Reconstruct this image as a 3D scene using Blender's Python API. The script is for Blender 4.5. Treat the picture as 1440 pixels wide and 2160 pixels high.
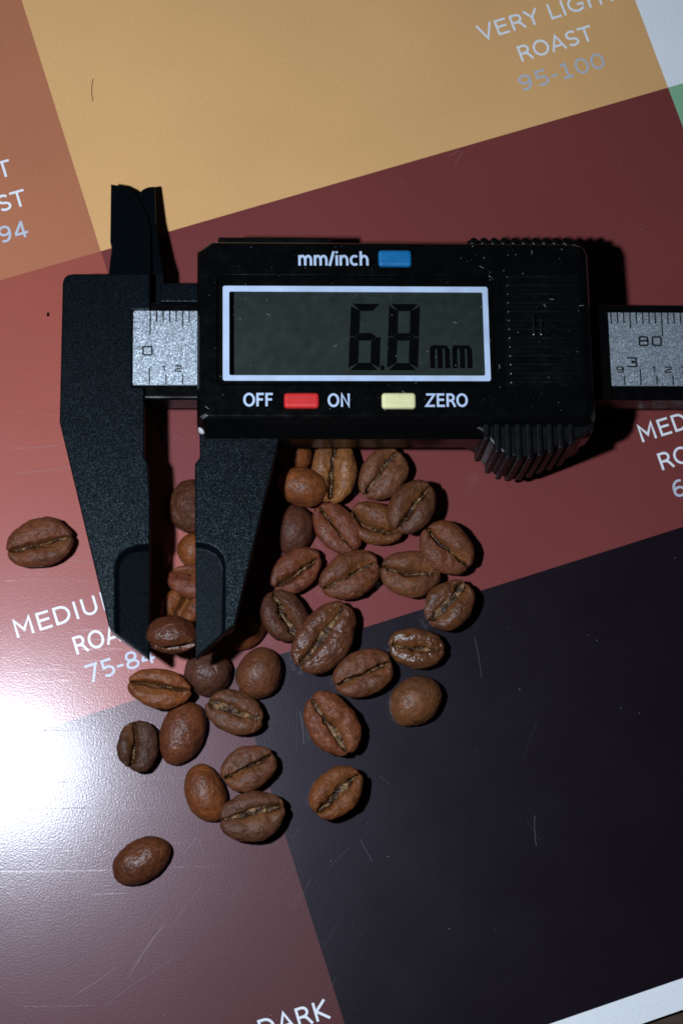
import bpy, bmesh, math, random
import numpy as np
from mathutils import Vector, Matrix, Euler

for o in list(bpy.data.objects):
    bpy.data.objects.remove(o)
SC = bpy.context.scene
COL = SC.collection
U = 0.1                                   # one Blender unit is 10 mm; every size below is in millimetres

# ------------------------------------------------------------------ camera
FPX, DIST = 4000.0, 302.0
PITCH, YAW, ROLL = math.radians(11.24), math.radians(3.16), math.radians(-0.75)
fwd = np.array([math.sin(YAW), math.sin(PITCH) * math.cos(YAW), -math.cos(PITCH) * math.cos(YAW)])
r0 = np.cross(fwd, [0, 1, 0]); r0 /= np.linalg.norm(r0); u0 = np.cross(r0, fwd)
rgt = math.cos(ROLL) * r0 + math.sin(ROLL) * u0
upv = -math.sin(ROLL) * r0 + math.cos(ROLL) * u0
CAMP = -DIST * fwd
cam_d = bpy.data.cameras.new("camera"); cam = bpy.data.objects.new("camera", cam_d); COL.objects.link(cam)
cam.matrix_world = Matrix(((rgt[0], upv[0], -fwd[0], CAMP[0] * U), (rgt[1], upv[1], -fwd[1], CAMP[1] * U),
                           (rgt[2], upv[2], -fwd[2], CAMP[2] * U), (0, 0, 0, 1)))
cam_d.sensor_fit = 'VERTICAL'; cam_d.sensor_height = 36.0; cam_d.sensor_width = 24.0
cam_d.lens = FPX / 2160.0 * 36.0
cam_d.clip_start = 1.0; cam_d.clip_end = 500.0
SC.camera = cam

# ------------------------------------------------------------------ light: a dark room and one small flash left of the lens
W = bpy.data.worlds.new("World"); SC.world = W; W.use_nodes = True
W.node_tree.nodes["Background"].inputs[0].default_value = (0.75, 0.85, 1.0, 1)
W.node_tree.nodes["Background"].inputs[1].default_value = 0.006
ld = bpy.data.lights.new("flash_lamp", 'POINT'); ld.energy = 22800; ld.color = (0.755, 0.86, 1.0); ld.shadow_soft_size = 0.55
lo = bpy.data.objects.new("flash_lamp", ld); COL.objects.link(lo); lo.location = (-77 * U, -27 * U, 200 * U)
SC.view_settings.view_transform = 'Standard'; SC.view_settings.look = 'None'
SC.view_settings.exposure = 0.0; SC.view_settings.gamma = 1.0
SC.render.engine = 'CYCLES'; SC.cycles.filter_width = 1.7

# ------------------------------------------------------------------ helpers
def at(px, py, z=0.0):
    """photo pixel -> point in mm on the horizontal plane at height z"""
    d = (px - 720) / FPX * rgt - (py - 1080) / FPX * upv + fwd
    t = (z - CAMP[2]) / d[2]
    p = CAMP + t * d
    return float(p[0]), float(p[1])

TILT = math.radians(-3.0); CAL_O = np.array([0.0, 29.0, 0.0])   # the caliper leans: its jaw tips ride on the beans
CX = np.array([1.0, 0, 0]); CY = np.array([0, math.cos(TILT), math.sin(TILT)]); CN = np.array([0, -math.sin(TILT), math.cos(TILT)])
def atc(px, py, h=0.0):
    """photo pixel -> the caliper's own coordinates in mm on its plane at height h"""
    d = (px - 720) / FPX * rgt - (py - 1080) / FPX * upv + fwd
    q = CAMP - CAL_O
    t = (h - q @ CN) / (d @ CN); p = q + t * d
    return float(p @ CX), float(p @ CY)

def poly(pts, z):
    return [atc(x, y, z) for x, y in pts]

def rect(x0, y0, x1, y1, z):
    """axis-parallel rectangle in mm from a pixel rectangle"""
    xm, ym = (x0 + x1) / 2, (y0 + y1) / 2
    return atc(x0, ym, z)[0], atc(xm, y1, z)[1], atc(x1, ym, z)[0], atc(xm, y0, z)[1]

def link(name, me, mat=None, parent=None):
    o = bpy.data.objects.new(name, me); COL.objects.link(o)
    if mat is not None: me.materials.append(mat)
    if parent is not None: o.parent = parent
    return o

def from_bm(name, bm, mat=None, parent=None, smooth=False):
    for v in bm.verts: v.co *= U
    bmesh.ops.recalc_face_normals(bm, faces=bm.faces)
    me = bpy.data.meshes.new(name); bm.to_mesh(me); bm.free()
    if smooth:
        for p in me.polygons: p.use_smooth = True
    return link(name, me, mat, parent)

def bevel(o, w, seg=2, ang=30):
    m = o.modifiers.new("bevel", 'BEVEL'); m.width = w * U; m.segments = seg
    m.limit_method = 'ANGLE'; m.angle_limit = math.radians(ang)
    m.harden_normals = False
    return o

def prism(bm, pts, z0, z1):
    n = len(pts)
    a = [bm.verts.new((x, y, z0)) for x, y in pts]; b = [bm.verts.new((x, y, z1)) for x, y in pts]
    bm.faces.new(b); bm.faces.new(list(reversed(a)))
    for i in range(n):
        j = (i + 1) % n
        bm.faces.new((a[i], a[j], b[j], b[i]))

def box(bm, x0, y0, x1, y1, z0, z1):
    prism(bm, [(x0, y0), (x1, y0), (x1, y1), (x0, y1)], z0, z1)

def rrect(x0, y0, x1, y1, r, n=5):
    out = []
    for cx, cy, a0 in ((x1 - r, y1 - r, 0), (x0 + r, y1 - r, 90), (x0 + r, y0 + r, 180), (x1 - r, y0 + r, 270)):
        for i in range(n + 1):
            a = math.radians(a0 + 90 * i / n); out.append((cx + r * math.cos(a), cy + r * math.sin(a)))
    return out

def ring_cap(bm, outer, inner):
    """flat face with a hole, two ngons; both loops counter-clockwise lists of verts"""
    def split(l):
        R = max(range(len(l)), key=lambda i: l[i].co.x - abs(l[i].co.y - cy) * 1e-3)
        L = min(range(len(l)), key=lambda i: l[i].co.x + abs(l[i].co.y - cy) * 1e-3)
        n = len(l)
        top = [l[(R + k) % n] for k in range((L - R) % n + 1)]
        bot = [l[(L + k) % n] for k in range((R - L) % n + 1)]
        return top, bot
    cy = sum(v.co.y for v in inner) / len(inner)
    ot, ob = split(outer); it, ib = split(inner)
    bm.faces.new(ot + list(reversed(it))); bm.faces.new(ob + list(reversed(ib)))

def stroke(bm, pts, w, z, closed=False):
    """flat ribbon along a polyline"""
    P = [Vector((x, y)) for x, y in pts]; n = len(P); L, R = [], []
    for i in range(n):
        if closed: a, b = P[i - 1], P[(i + 1) % n]
        else: a, b = P[max(i - 1, 0)], P[min(i + 1, n - 1)]
        d1 = (P[i] - a).normalized() if (P[i] - a).length > 1e-9 else None
        d2 = (b - P[i]).normalized() if (b - P[i]).length > 1e-9 else None
        d1 = d1 or d2; d2 = d2 or d1
        t = (d1 + d2).normalized() if (d1 + d2).length > 0.05 else d2; nn = Vector((-t.y, t.x)); k = 1 / max(0.5, nn.dot(Vector((-d1.y, d1.x))))
        L.append(bm.verts.new((*(P[i] + nn * w / 2 * k), z))); R.append(bm.verts.new((*(P[i] - nn * w / 2 * k), z)))
    for i in range(n if closed else n - 1):
        j = (i + 1) % n
        bm.faces.new((R[i], R[j], L[j], L[i]))

def empty(name, loc=(0, 0, 0)):
    o = bpy.data.objects.new(name, None); COL.objects.link(o); o.location = loc; o.empty_display_size = 0.2
    return o

def tag(o, label=None, cat=None, group=None, kind=None):
    if label: o["label"] = label
    if cat: o["category"] = cat
    if group: o["group"] = group
    if kind: o["kind"] = kind
    return o

# ------------------------------------------------------------------ materials
class NT:
    def __init__(s, name):
        s.m = bpy.data.materials.new(name); s.m.use_nodes = True; s.t = s.m.node_tree
        s.b = s.t.nodes["Principled BSDF"]
    def n(s, typ, **kw):
        x = s.t.nodes.new(typ)
        for k, v in kw.items():
            if k in x.inputs: x.inputs[k].default_value = v
            else: setattr(x, k, v)
        return x
    def l(s, a, b): s.t.links.new(a, b)
    def coord(s, scale=(1, 1, 1), rot=(0, 0, 0)):
        c = s.n('ShaderNodeTexCoord'); mp = s.n('ShaderNodeMapping')
        mp.inputs['Scale'].default_value = scale; mp.inputs['Rotation'].default_value = rot
        s.l(c.outputs['Object'], mp.inputs['Vector']); return mp.outputs[0]
    def noise(s, co, scale, detail=2.0, rough=0.5):
        x = s.n('ShaderNodeTexNoise'); x.inputs['Scale'].default_value = scale
        x.inputs['Detail'].default_value = detail; x.inputs['Roughness'].default_value = rough
        s.l(co, x.inputs['Vector']); return x.outputs['Fac']
    def ramp(s, v, lo, hi, a=0.0, b=1.0):
        x = s.n('ShaderNodeMapRange'); x.inputs[1].default_value = lo; x.inputs[2].default_value = hi
        x.inputs[3].default_value = a; x.inputs[4].default_value = b; s.l(v, x.inputs[0]); return x.outputs[0]
    def math(s, op, a, b=None):
        x = s.n('ShaderNodeMath', operation=op)
        for i, v in enumerate((a, b)):
            if v is None: continue
            if isinstance(v, (int, float)): x.inputs[i].default_value = v
            else: s.l(v, x.inputs[i])
        return x.outputs[0]
    def mix(s, f, a, b, mode='MIX'):
        x = s.n('ShaderNodeMix', data_type='RGBA', blend_type=mode)
        for i, v in ((0, f), (6, a), (7, b)):
            if isinstance(v, (int, float)): x.inputs[i].default_value = v
            elif isinstance(v, tuple): x.inputs[i].default_value = (*v, 1) if len(v) == 3 else v
            else: s.l(v, x.inputs[i])
        return x.outputs[2]
    def bump(s, h, strength, dist, prev=None):
        x = s.n('ShaderNodeBump'); x.inputs['Strength'].default_value = strength; x.inputs['Distance'].default_value = dist
        s.l(h, x.inputs['Height'])
        if prev is not None: s.l(prev, x.inputs['Normal'])
        return x.outputs[0]

def paper_mat(name, col, rough=0.37):
    """glossy printed card: colour grain of the print, orange-peel lamination, fine hairline scratches"""
    k = NT(name); co = k.coord()
    g = k.noise(co, 26.0, 2.0, 0.7); g2 = k.noise(co, 0.35, 3.0)
    v = k.math('MULTIPLY', k.ramp(g, 0.3, 0.7, 0.94, 1.06), k.ramp(g2, 0.3, 0.7, 0.95, 1.05))
    c = k.mix(1.0, col, v, 'MULTIPLY'); k.l(c, k.b.inputs['Base Color'])
    k.b.inputs['IOR'].default_value = 1.5
    rr = k.ramp(k.noise(co, 0.8, 4.0, 0.6), 0.3, 0.7, rough - 0.03, rough + 0.03); k.l(rr, k.b.inputs['Roughness'])
    k.b.inputs['Coat Weight'].default_value = 0.56; k.b.inputs['Coat Roughness'].default_value = 0.178; k.b.inputs['Coat IOR'].default_value = 1.42
    k.b.inputs['Specular IOR Level'].default_value = 0.22; k.b.inputs['Specular Tint'].default_value = (0.96, 0.86, 1.0, 1)
    b1 = k.bump(k.noise(co, 34.0, 3.0, 0.65), 0.16, 0.010)
    # hairline scratches: thin crests of strongly stretched noise
    for rot, sc, st in ((0.95, (0.14, 7.0, 1), 0.06),):
        n = k.noise(k.coord((sc[0], sc[1], 1), (0, 0, -rot)), 1.6, 1.0)
        line = k.ramp(k.math('ABSOLUTE', k.math('SUBTRACT', n, 0.70)), 0.0, 0.008, 1.0, 0.0)
        b1 = k.bump(line, st, 0.02, b1)
    k.l(b1, k.b.inputs['Coat Normal'])
    k.l(b1, k.b.inputs['Normal'])
    return k.m

def plain(name, col, rough=0.4, metal=0.0, grain=0.0, gscale=30.0, spec=None):
    k = NT(name); k.b.inputs['Base Color'].default_value = (*col, 1); k.b.inputs['Roughness'].default_value = rough
    k.b.inputs['Metallic'].default_value = metal
    co = k.coord()
    v = k.ramp(k.noise(co, 6.0, 4.0, 0.6), 0.3, 0.7, max(rough - 0.07, 0.02), rough + 0.07); k.l(v, k.b.inputs['Roughness'])
    c = k.mix(1.0, col, k.ramp(k.noise(co, 3.0, 4.0, 0.6), 0.3, 0.7, 0.9, 1.1), 'MULTIPLY'); k.l(c, k.b.inputs['Base Color'])
    if spec is not None: k.b.inputs['Specular IOR Level'].default_value = spec
    if grain: k.l(k.bump(k.noise(co, gscale, 2.0, 0.6), grain, 0.02), k.b.inputs['Normal'])
    return k.m

def speckle_mat(name, col, rough, metal, amount, scale):
    """moulded sparkly grain: every tiny grain faces its own way and glints on its own"""
    k = NT(name); co = k.coord()
    vo = k.n('ShaderNodeTexVoronoi', feature='F1'); vo.inputs['Scale'].default_value = scale; k.l(co, vo.inputs['Vector'])
    sub = k.n('ShaderNodeVectorMath', operation='SUBTRACT'); k.l(vo.outputs['Color'], sub.inputs[0]); sub.inputs[1].default_value = (0.5, 0.5, 0.5)
    sc = k.n('ShaderNodeVectorMath', operation='SCALE'); k.l(sub.outputs[0], sc.inputs[0]); sc.inputs['Scale'].default_value = amount
    ge = k.n('ShaderNodeNewGeometry'); ad = k.n('ShaderNodeVectorMath', operation='ADD')
    k.l(ge.outputs['Normal'], ad.inputs[0]); k.l(sc.outputs[0], ad.inputs[1])
    no = k.n('ShaderNodeVectorMath', operation='NORMALIZE'); k.l(ad.outputs[0], no.inputs[0])
    k.l(no.outputs[0], k.b.inputs['Normal'])
    c = k.mix(1.0, col, k.ramp(k.noise(co, 8.0, 3.0), 0.3, 0.7, 0.88, 1.12), 'MULTIPLY'); k.l(c, k.b.inputs['Base Color'])
    k.b.inputs['Roughness'].default_value = rough; k.b.inputs['Metallic'].default_value = metal
    k.b.inputs['Specular IOR Level'].default_value = 0.5 if metal else 0.13; k.b.inputs['Specular Tint'].default_value = (0.72, 0.90, 1.0, 1)
    return k.m

M = {}
M['card'] = paper_mat('white_card', (0.86, 0.87, 0.88))
M['tan'] = paper_mat('tan_print', (0.715, 0.400, 0.162))
M['orange'] = paper_mat('orange_brown_print', (0.44, 0.158, 0.080))
M['red_light'] = paper_mat('light_red_print', (0.340, 0.080, 0.055))
M['red'] = paper_mat('red_print', (0.180, 0.040, 0.036))
M['plum'] = paper_mat('plum_print', (0.088, 0.028, 0.027))
M['black'] = paper_mat('near_black_print', (0.0066, 0.0036, 0.0068))
M['green'] = paper_mat('green_print', (0.24, 0.46, 0.27))
M['ink_white'] = paper_mat('white_lettering', (0.80, 0.82, 0.86))
M['ink_grey'] = paper_mat('grey_lettering', (0.47, 0.50, 0.56))
M['ink_pale'] = paper_mat('pale_grey_lettering', (0.50, 0.54, 0.62))
M['scratch'] = plain('scratch_white', (0.40, 0.41, 0.44), 0.3); M['scratch'].node_tree.nodes['Principled BSDF'].inputs['Alpha'].default_value = 0.27
M['grain_black'] = speckle_mat('textured_black_plastic', (0.0016, 0.0030, 0.0042), 0.38, 0.0, 0.36, 120.0)
M['fine_black'] = speckle_mat('fine_black_plastic', (0.0012, 0.0020, 0.0028), 0.5, 0.0, 0.26, 120.0)
M['gloss_black'] = plain('glossy_black_plastic', (0.0018, 0.0019, 0.0021), 0.22, grain=0.05, gscale=12, spec=0.32)
M['satin_black'] = plain('satin_black_plastic', (0.0018, 0.0019, 0.0021), 0.30, grain=0.10, gscale=30, spec=0.32)
M['ridge_black'] = plain('dull_black_plastic', (0.0030, 0.0031, 0.0034), 0.42, grain=0.1, gscale=30, spec=0.18)
M['shade_black'] = plain('painted_shade_black', (0.0010, 0.0010, 0.0011), 0.5, spec=0.06)  # housing shadow put into the colour of the beam cover
M['rib_black'] = plain('polished_black_plastic', (0.0026, 0.0027, 0.0030), 0.24, spec=0.7)
M['silver'] = speckle_mat('silver_scale_foil', (0.47, 0.52, 0.57), 0.48, 0.82, 0.34, 80.0)
M['ink_black'] = plain('black_scale_print', (0.006, 0.007, 0.009), 0.45)
M['print'] = plain('pale_blue_print', (0.46, 0.56, 0.73), 0.45)
M['lcd'] = plain('lcd_grey_green', (0.0215, 0.0285, 0.0240), 0.4, grain=0.05, gscale=40)
M['lcd_ink'] = plain('lcd_segments', (0.0008, 0.001, 0.001), 0.6, spec=0.05)
M['blue'] = plain('blue_rubber', (0.004, 0.13, 0.32), 0.45, grain=0.05)
M['redb'] = plain('red_rubber', (0.62, 0.022, 0.020), 0.45, grain=0.05)
M['cream'] = plain('cream_rubber', (0.75, 0.70, 0.36), 0.45, grain=0.05)
M['dust'] = plain('dust', (0.45, 0.46, 0.45), 0.8)
M['clearplug'] = plain('milky_plastic', (0.45, 0.42, 0.42), 0.5)
k = NT('display_glass'); t = k.t
tr = k.n('ShaderNodeBsdfTransparent'); tr.inputs[0].default_value = (0.93, 0.95, 0.95, 1); gl = k.n('ShaderNodeBsdfGlossy'); gl.inputs['Roughness'].default_value = 0.08
fr = k.n('ShaderNodeFresnel'); fr.inputs[0].default_value = 1.45; mx = k.n('ShaderNodeMixShader')
k.l(fr.outputs[0], mx.inputs[0]); k.l(tr.outputs[0], mx.inputs[1]); k.l(gl.outputs[0], mx.inputs[2])
k.l(mx.outputs[0], t.nodes['Material Output'].inputs[0]); M['glass'] = k.m

k = NT('wood_table'); co = k.coord((0.15, 3.0, 1), (0, 0, -0.3))
w = k.noise(co, 2.0, 6.0, 0.65)
k.l(k.mix(k.ramp(w, 0.3, 0.7), (0.020, 0.010, 0.006), (0.075, 0.040, 0.022)), k.b.inputs['Base Color'])
k.b.inputs['Roughness'].default_value = 0.5; k.l(k.bump(w, 0.3, 0.03), k.b.inputs['Normal']); M['wood'] = k.m

# roasted bean skin: colour and gloss come from each bean (object colour), mottling and wrinkles from noise
k = NT('roasted_bean_skin'); co = k.coord()
oi = k.n('ShaderNodeObjectInfo'); rnd = k.n('ShaderNodeVectorMath', operation='ADD'); k.l(co, rnd.inputs[0])
cmb = k.n('ShaderNodeCombineXYZ'); k.l(k.math('MULTIPLY', oi.outputs['Random'], 40.0), cmb.inputs[0]); k.l(cmb.outputs[0], rnd.inputs[1]); cr = rnd.outputs[0]
base = oi.outputs['Color']
c = k.mix(k.ramp(k.noise(cr, 1.8, 4.0, 0.6), 0.45, 0.80, 0.0, 0.75), base, (0.050, 0.019, 0.013))
c = k.mix(1.0, c, k.ramp(k.noise(cr, 9.0, 5.0, 0.65), 0.28, 0.72, 0.62, 1.34), 'MULTIPLY')
c = k.mix(k.ramp(k.noise(cr, 3.6, 3.0, 0.55), 0.58, 0.74, 0.0, 0.55), c, k.mix(1.0, base, (1.30, 1.22, 1.15), 'MULTIPLY'))
c = k.mix(k.ramp(k.noise(cr, 22.0, 2.0, 0.5), 0.30, 0.40, 0.55, 0.0), c, (0.020, 0.008, 0.006))
c = k.mix(k.ramp(k.noise(cr, 30.0, 3.0, 0.6), 0.60, 0.78, 0.0, 0.30), c, (0.24, 0.115, 0.062))
at_ = k.n('ShaderNodeAttribute', attribute_name='crease')
c = k.mix(k.math('MULTIPLY', at_.outputs['Fac'], 0.55), c, (0.20, 0.075, 0.022))
k.l(c, k.b.inputs['Base Color'])
rr = k.math('ADD', oi.outputs['Alpha'], k.ramp(k.noise(cr, 7.0, 3.0), 0.3, 0.7, -0.08, 0.10)); k.l(rr, k.b.inputs['Roughness'])
k.l(k.ramp(oi.outputs['Alpha'], 0.20, 0.44, 0.55, 0.20), k.b.inputs['Specular IOR Level'])
b = k.bump(k.noise(cr, 7.0, 5.0, 0.66), 0.62, 0.03)
vo = k.n('ShaderNodeTexVoronoi', feature='DISTANCE_TO_EDGE'); vo.inputs['Scale'].default_value = 3.2
wv = k.n('ShaderNodeVectorMath', operation='ADD'); k.l(cr, wv.inputs[0])
nz = k.n('ShaderNodeTexNoise'); nz.inputs['Scale'].default_value = 4.0; k.l(cr, nz.inputs['Vector'])
sc_ = k.n('ShaderNodeVectorMath', operation='SCALE'); sc_.inputs['Scale'].default_value = 0.35; k.l(nz.outputs['Color'], sc_.inputs[0]); k.l(sc_.outputs[0], wv.inputs[1]); k.l(wv.outputs[0], vo.inputs['Vector'])
wr = k.math('MULTIPLY', k.ramp(vo.outputs['Distance'], 0.0, 0.05, 0.0, 1.0), 1.0)
b = k.bump(wr, 0.30, 0.02, b); b = k.bump(k.noise(cr, 17.0, 4.0, 0.65), 0.45, 0.016, b); b = k.bump(k.noise(cr, 34.0, 2.0, 0.6), 0.30, 0.012, b)
k.l(b, k.b.inputs['Normal']); M['bean'] = k.m

k = NT('golden_silverskin'); co = k.coord()
n = k.noise(co, 9.0, 4.0, 0.7)
k.l(k.mix(k.ramp(n, 0.46, 0.74), (0.030, 0.011, 0.004), (0.42, 0.23, 0.095)), k.b.inputs['Base Color'])
k.b.inputs['Roughness'].default_value = 0.22; k.l(k.bump(k.noise(co, 16.0, 4.0, 0.7), 0.9, 0.05), k.b.inputs['Normal']); M['chaff'] = k.m

# ------------------------------------------------------------------ the table and the printed card
bm = bmesh.new(); box(bm, -420, -420, 420, 420, -30, -1.2)
tag(from_bm('table', bm, M['wood']), kind='structure')

PR = math.radians(17.29); pu = np.array([math.cos(PR), math.sin(PR)]); pv = np.array([-math.sin(PR), math.cos(PR)])
def uv(px, py):
    p = np.array(at(px, py, 0)); return float(p @ pu), float(p @ pv)
def xy(u_, v_):
    p = u_ * pu + v_ * pv; return float(p[0]), float(p[1])
uV1 = (uv(47, 0)[0] + uv(215, 530)[0] + uv(535, 1540)[0] + uv(720, 2160)[0]) / 4
uV2 = (uv(1340, 0)[0] + uv(1405, 180)[0] + uv(1440, 272)[0]) / 3
vH1 = (uv(215, 530)[1] + uv(345, 497)[1] + uv(900, 331)[1] + uv(1405, 180)[1]) / 4
vH2 = (uv(600, 1378)[1] + uv(1440, 1110)[1]) / 2
vH3 = (uv(1160, 2160)[1] + uv(1440, 2062)[1]) / 2
vEdge = (uv(1350, 2160)[1] + uv(1440, 2130)[1]) / 2
uL, uR, vT = uV1 - 98.0, uV2 + 75.0, vH1 + 70.0
card = empty('roast_chart'); tag(card, 'large glossy printed roast colour chart lying flat under the caliper and beans', 'chart')
bm = bmesh.new(); prism(bm, [xy(uL - 8, vEdge), xy(uR + 8, vEdge), xy(uR + 8, vT + 8), xy(uL - 8, vT + 8)], -0.6, -0.02)
from_bm('card_sheet', bm, M['card'], card)
def panel(u0_, v0_, u1_, v1_, mat, label):
    bm = bmesh.new(); bm.faces.new([bm.verts.new((*xy(a, b), 0.0)) for a, b in ((u0_, v0_), (u1_, v0_), (u1_, v1_), (u0_, v1_))])
    return tag(from_bm('color_panel', bm, M[mat], card), label)
P_tan = panel(uV1, vH1, uV2, vT, 'tan', 'tan very light roast panel')
P_org = panel(uL, vH1, uV1, vT, 'orange', 'orange brown light roast panel')
P_rdl = panel(uL, vH2, uV1, vH1, 'red_light', 'lighter red medium roast panel')
P_red = panel(uV1, vH2, uV2, vH1, 'red', 'dark red medium roast panel')
P_plm = panel(uL, vH3, uV1, vH2, 'plum', 'plum dark roast panel')
P_blk = panel(uV1, vH3, uV2, vH2, 'black', 'near black panel')
P_grn = panel(uV2, vH2, uR, vH1, 'green', 'green panel at the right edge')

def arc(cx, cy, rx, ry, a0, a1, n=10):
    return [(cx + rx * math.cos(math.radians(a0 + (a1 - a0) * i / n)), cy + ry * math.sin(math.radians(a0 + (a1 - a0) * i / n))) for i in range(n + 1)]
# a plain sans alphabet as pen strokes: glyph -> (advance, strokes); cap height 1
AB = {' ': (.42, []), '-': (.50, [[(.06, .40), (.44, .40)]]),
 'V': (.92, [[(.07, 1), (.46, .04), (.85, 1)]]), 'E': (.86, [[(.78, .93), (.20, .93), (.20, .07), (.80, .07)], [(.20, .53), (.75, .53)]]),
 'R': (.93, [[(.20, 0), (.20, .93), (.46, .93)] + arc(.48, .70, .25, .23, 80, -85, 8) + [(.27, .47)], [(.50, .46), (.64, .37), (.85, 0)]]),
 'Y': (.84, [[(.06, 1), (.42, .50), (.78, 1)], [(.42, .52), (.42, 0)]]), 'L': (.76, [[(.20, 1), (.20, .07), (.74, .07)]]), 'I': (.40, [[(.20, 1), (.20, 0)]]),
 'G': (1.06, [arc(.56, .5, .43, .44, 45, 318, 16) + [(.90, .14), (.90, .46), (.60, .46)]]), 'H': (1.02, [[(.20, 1), (.20, 0)], [(.82, 1), (.82, 0)], [(.20, .52), (.82, .52)]]),
 'T': (.84, [[(0, .93), (.84, .93)], [(.42, .93), (.42, 0)]]), 'O': (1.08, [arc(.54, .5, .41, .44, 0, 360, 26)]),
 'A': (.94, [[(.07, 0), (.47, .96), (.87, 0)], [(.22, .31), (.72, .31)]]),
 'S': (.86, [arc(.43, .71, .27, .225, 30, 255, 10) + arc(.44, .27, .29, .205, 80, -150, 10)]),
 'M': (1.16, [[(.20, 0), (.20, .97), (.58, .34), (.96, .97), (.96, 0)]]), 'D': (1.04, [[(.20, .07), (.20, .93), (.45, .93)] + arc(.45, .5, .43, .43, 80, -80, 12) + [(.45, .07), (.20, .07)]]),
 'U': (1.0, [[(.19, 1), (.19, .38)] + arc(.5, .38, .31, .32, 180, 360, 10) + [(.81, 1)]]), 'K': (.90, [[(.20, 1), (.20, 0)], [(.80, 1), (.25, .52), (.85, 0)]]),
 'F': (.78, [[(.72, .93), (.18, .93), (.18, 0)], [(.18, .52), (.65, .52)]]), 'N': (1.0, [[(.20, 0), (.20, .95), (.80, .05), (.80, 1)]]), 'Z': (.90, [[(.08, .93), (.80, .93), (.08, .07), (.82, .07)]]),
 '0': (.87, [arc(.435, .5, .31, .44, 0, 360, 22)]), '1': (.87, [[(.20, .86), (.46, .93), (.46, .07)], [(.18, .07), (.74, .07)]]),
 '4': (.87, [[(.58, 0), (.58, 1)], [(.56, .93), (.10, .29)], [(.07, .27), (.82, .27)]]), '5': (.87, [[(.72, .93), (.22, .93), (.22, .47)], arc(.42, .32, .31, .25, 128, -135, 12)]),
 '6': (.87, [arc(.46, .31, .29, .245, 0, 360, 18), [(.72, .88), (.58, .93)] + arc(.56, .46, .38, .47, 100, 185, 8) + [(.17, .30)]]),
 '7': (.87, [[(.11, .93), (.74, .93), (.34, 0)]]), '8': (.87, [arc(.435, .71, .26, .215, 0, 360, 16), arc(.435, .27, .30, .205, 0, 360, 18)]),
 '9': (.87, [arc(.41, .69, .29, .245, 0, 360, 18), [(.70, .70)] + arc(.31, .54, .38, .47, 5, -80, 8) + [(.15, .12)]]),
 'm': (1.18, [[(.13, 0), (.13, .74)], [(.13, .50)] + arc(.35, .46, .19, .22, 150, 20, 6) + [(.56, .40), (.56, 0)], [(.56, .50)] + arc(.79, .46, .19, .22, 150, 20, 6) + [(1.00, .40), (1.00, 0)]]),
 'n': (.80, [[(.13, 0), (.13, .74)], [(.13, .48)] + arc(.39, .44, .22, .24, 150, 20, 6) + [(.63, .40), (.63, 0)]]),
 'h': (.80, [[(.13, 0), (.13, 1.02)], [(.13, .48)] + arc(.39, .44, .22, .24, 150, 20, 6) + [(.63, .40), (.63, 0)]]),
 'i': (.34, [[(.17, 0), (.17, .74)], [(.17, .88), (.17, 1.02)]]), 'c': (.74, [arc(.40, .37, .29, .31, 50, 310, 12)]), '/': (.44, [[(.06, -.02), (.38, 1.02)]])}
def letter(body, mat, parent, start=None, end=None, cap=None, z=0.02, ang=None, name='lettering', f=None, pen=0.138, snug=1.0):
    """lettering laid on a surface: baseline start / end are photo pixels at height z, cap height in mm"""
    f = f or at
    segs = []; words = [[]]; x = 0.0
    for ch in body:
        w_, st = AB[ch]
        if ch == ' ': words.append([])
        for q in st: segs.append([(x + px_, py_) for px_, py_ in q]); words[-1].append(segs[-1])
        x += w_ * snug
    xs = [p[0] for q in segs for p in q]; x0, x1 = min(xs) - pen / 2, max(xs) + pen / 2
    kx = cap
    if start and end:
        a = np.array(f(*start, z)); d = np.array(f(*end, z)) - a; kx = np.linalg.norm(d) / (x1 - x0); d /= np.linalg.norm(d)
    else:
        d = np.array([math.cos(ang), math.sin(ang)])
        a = np.array(f(*start, z)) if start else np.array(f(*end, z)) - d * kx * (x1 - x0)
    n = np.array([-d[1], d[0]])
    for wd in words:
      bm = bmesh.new()
      for i, q in enumerate(wd):
        pts = [a + d * kx * (px_ - x0) + n * cap * py_ for px_, py_ in q]
        closed = len(q) > 4 and math.hypot(q[0][0] - q[-1][0], q[0][1] - q[-1][1]) < 1e-6
        stroke(bm, [tuple(p) for p in (pts[:-1] if closed else pts)], pen * cap, z + 0.003 * (i % 3), closed)
      from_bm(name, bm, M[mat], parent)
AR = math.radians(17.0); CP = 2.85
letter('ROAST', 'ink_white', P_tan, start=(1100, 130), end=(1257, 83), cap=CP)
letter('VERY LIGHT', 'ink_white', P_tan, start=(1013, 87), end=(1308, -3), cap=CP)
letter('95-100', 'ink_grey', P_tan, start=(1100, 194), end=(1279, 141), cap=CP)
letter('LIGHT', 'ink_white', P_org, end=(31, 368), cap=CP, ang=AR)
letter('ROAST', 'ink_white', P_org, end=(62, 431), cap=CP, ang=AR)
letter('85-94', 'ink_pale', P_org, end=(65, 497), cap=CP, ang=AR)
letter('MEDIUM', 'ink_white', P_rdl, start=(37, 1346), end=(257, 1277), cap=CP)
letter('ROAST', 'ink_white', P_rdl, start=(163, 1381), end=(318, 1332), cap=CP)
letter('75-84', 'ink_pale', P_rdl, start=(186, 1442), end=(333, 1395), cap=CP)
letter('MEDIUM', 'ink_white', P_red, start=(1354, 933), cap=CP, ang=AR)
letter('ROAST', 'ink_white', P_red, start=(1396, 992), cap=CP, ang=AR)
letter('65-74', 'ink_pale', P_red, start=(1424, 1051), cap=CP, ang=AR)
letter('DARK', 'ink_white', P_plm, start=(553, 2192), end=(699, 2146), cap=CP)

rng = random.Random(5)
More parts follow.
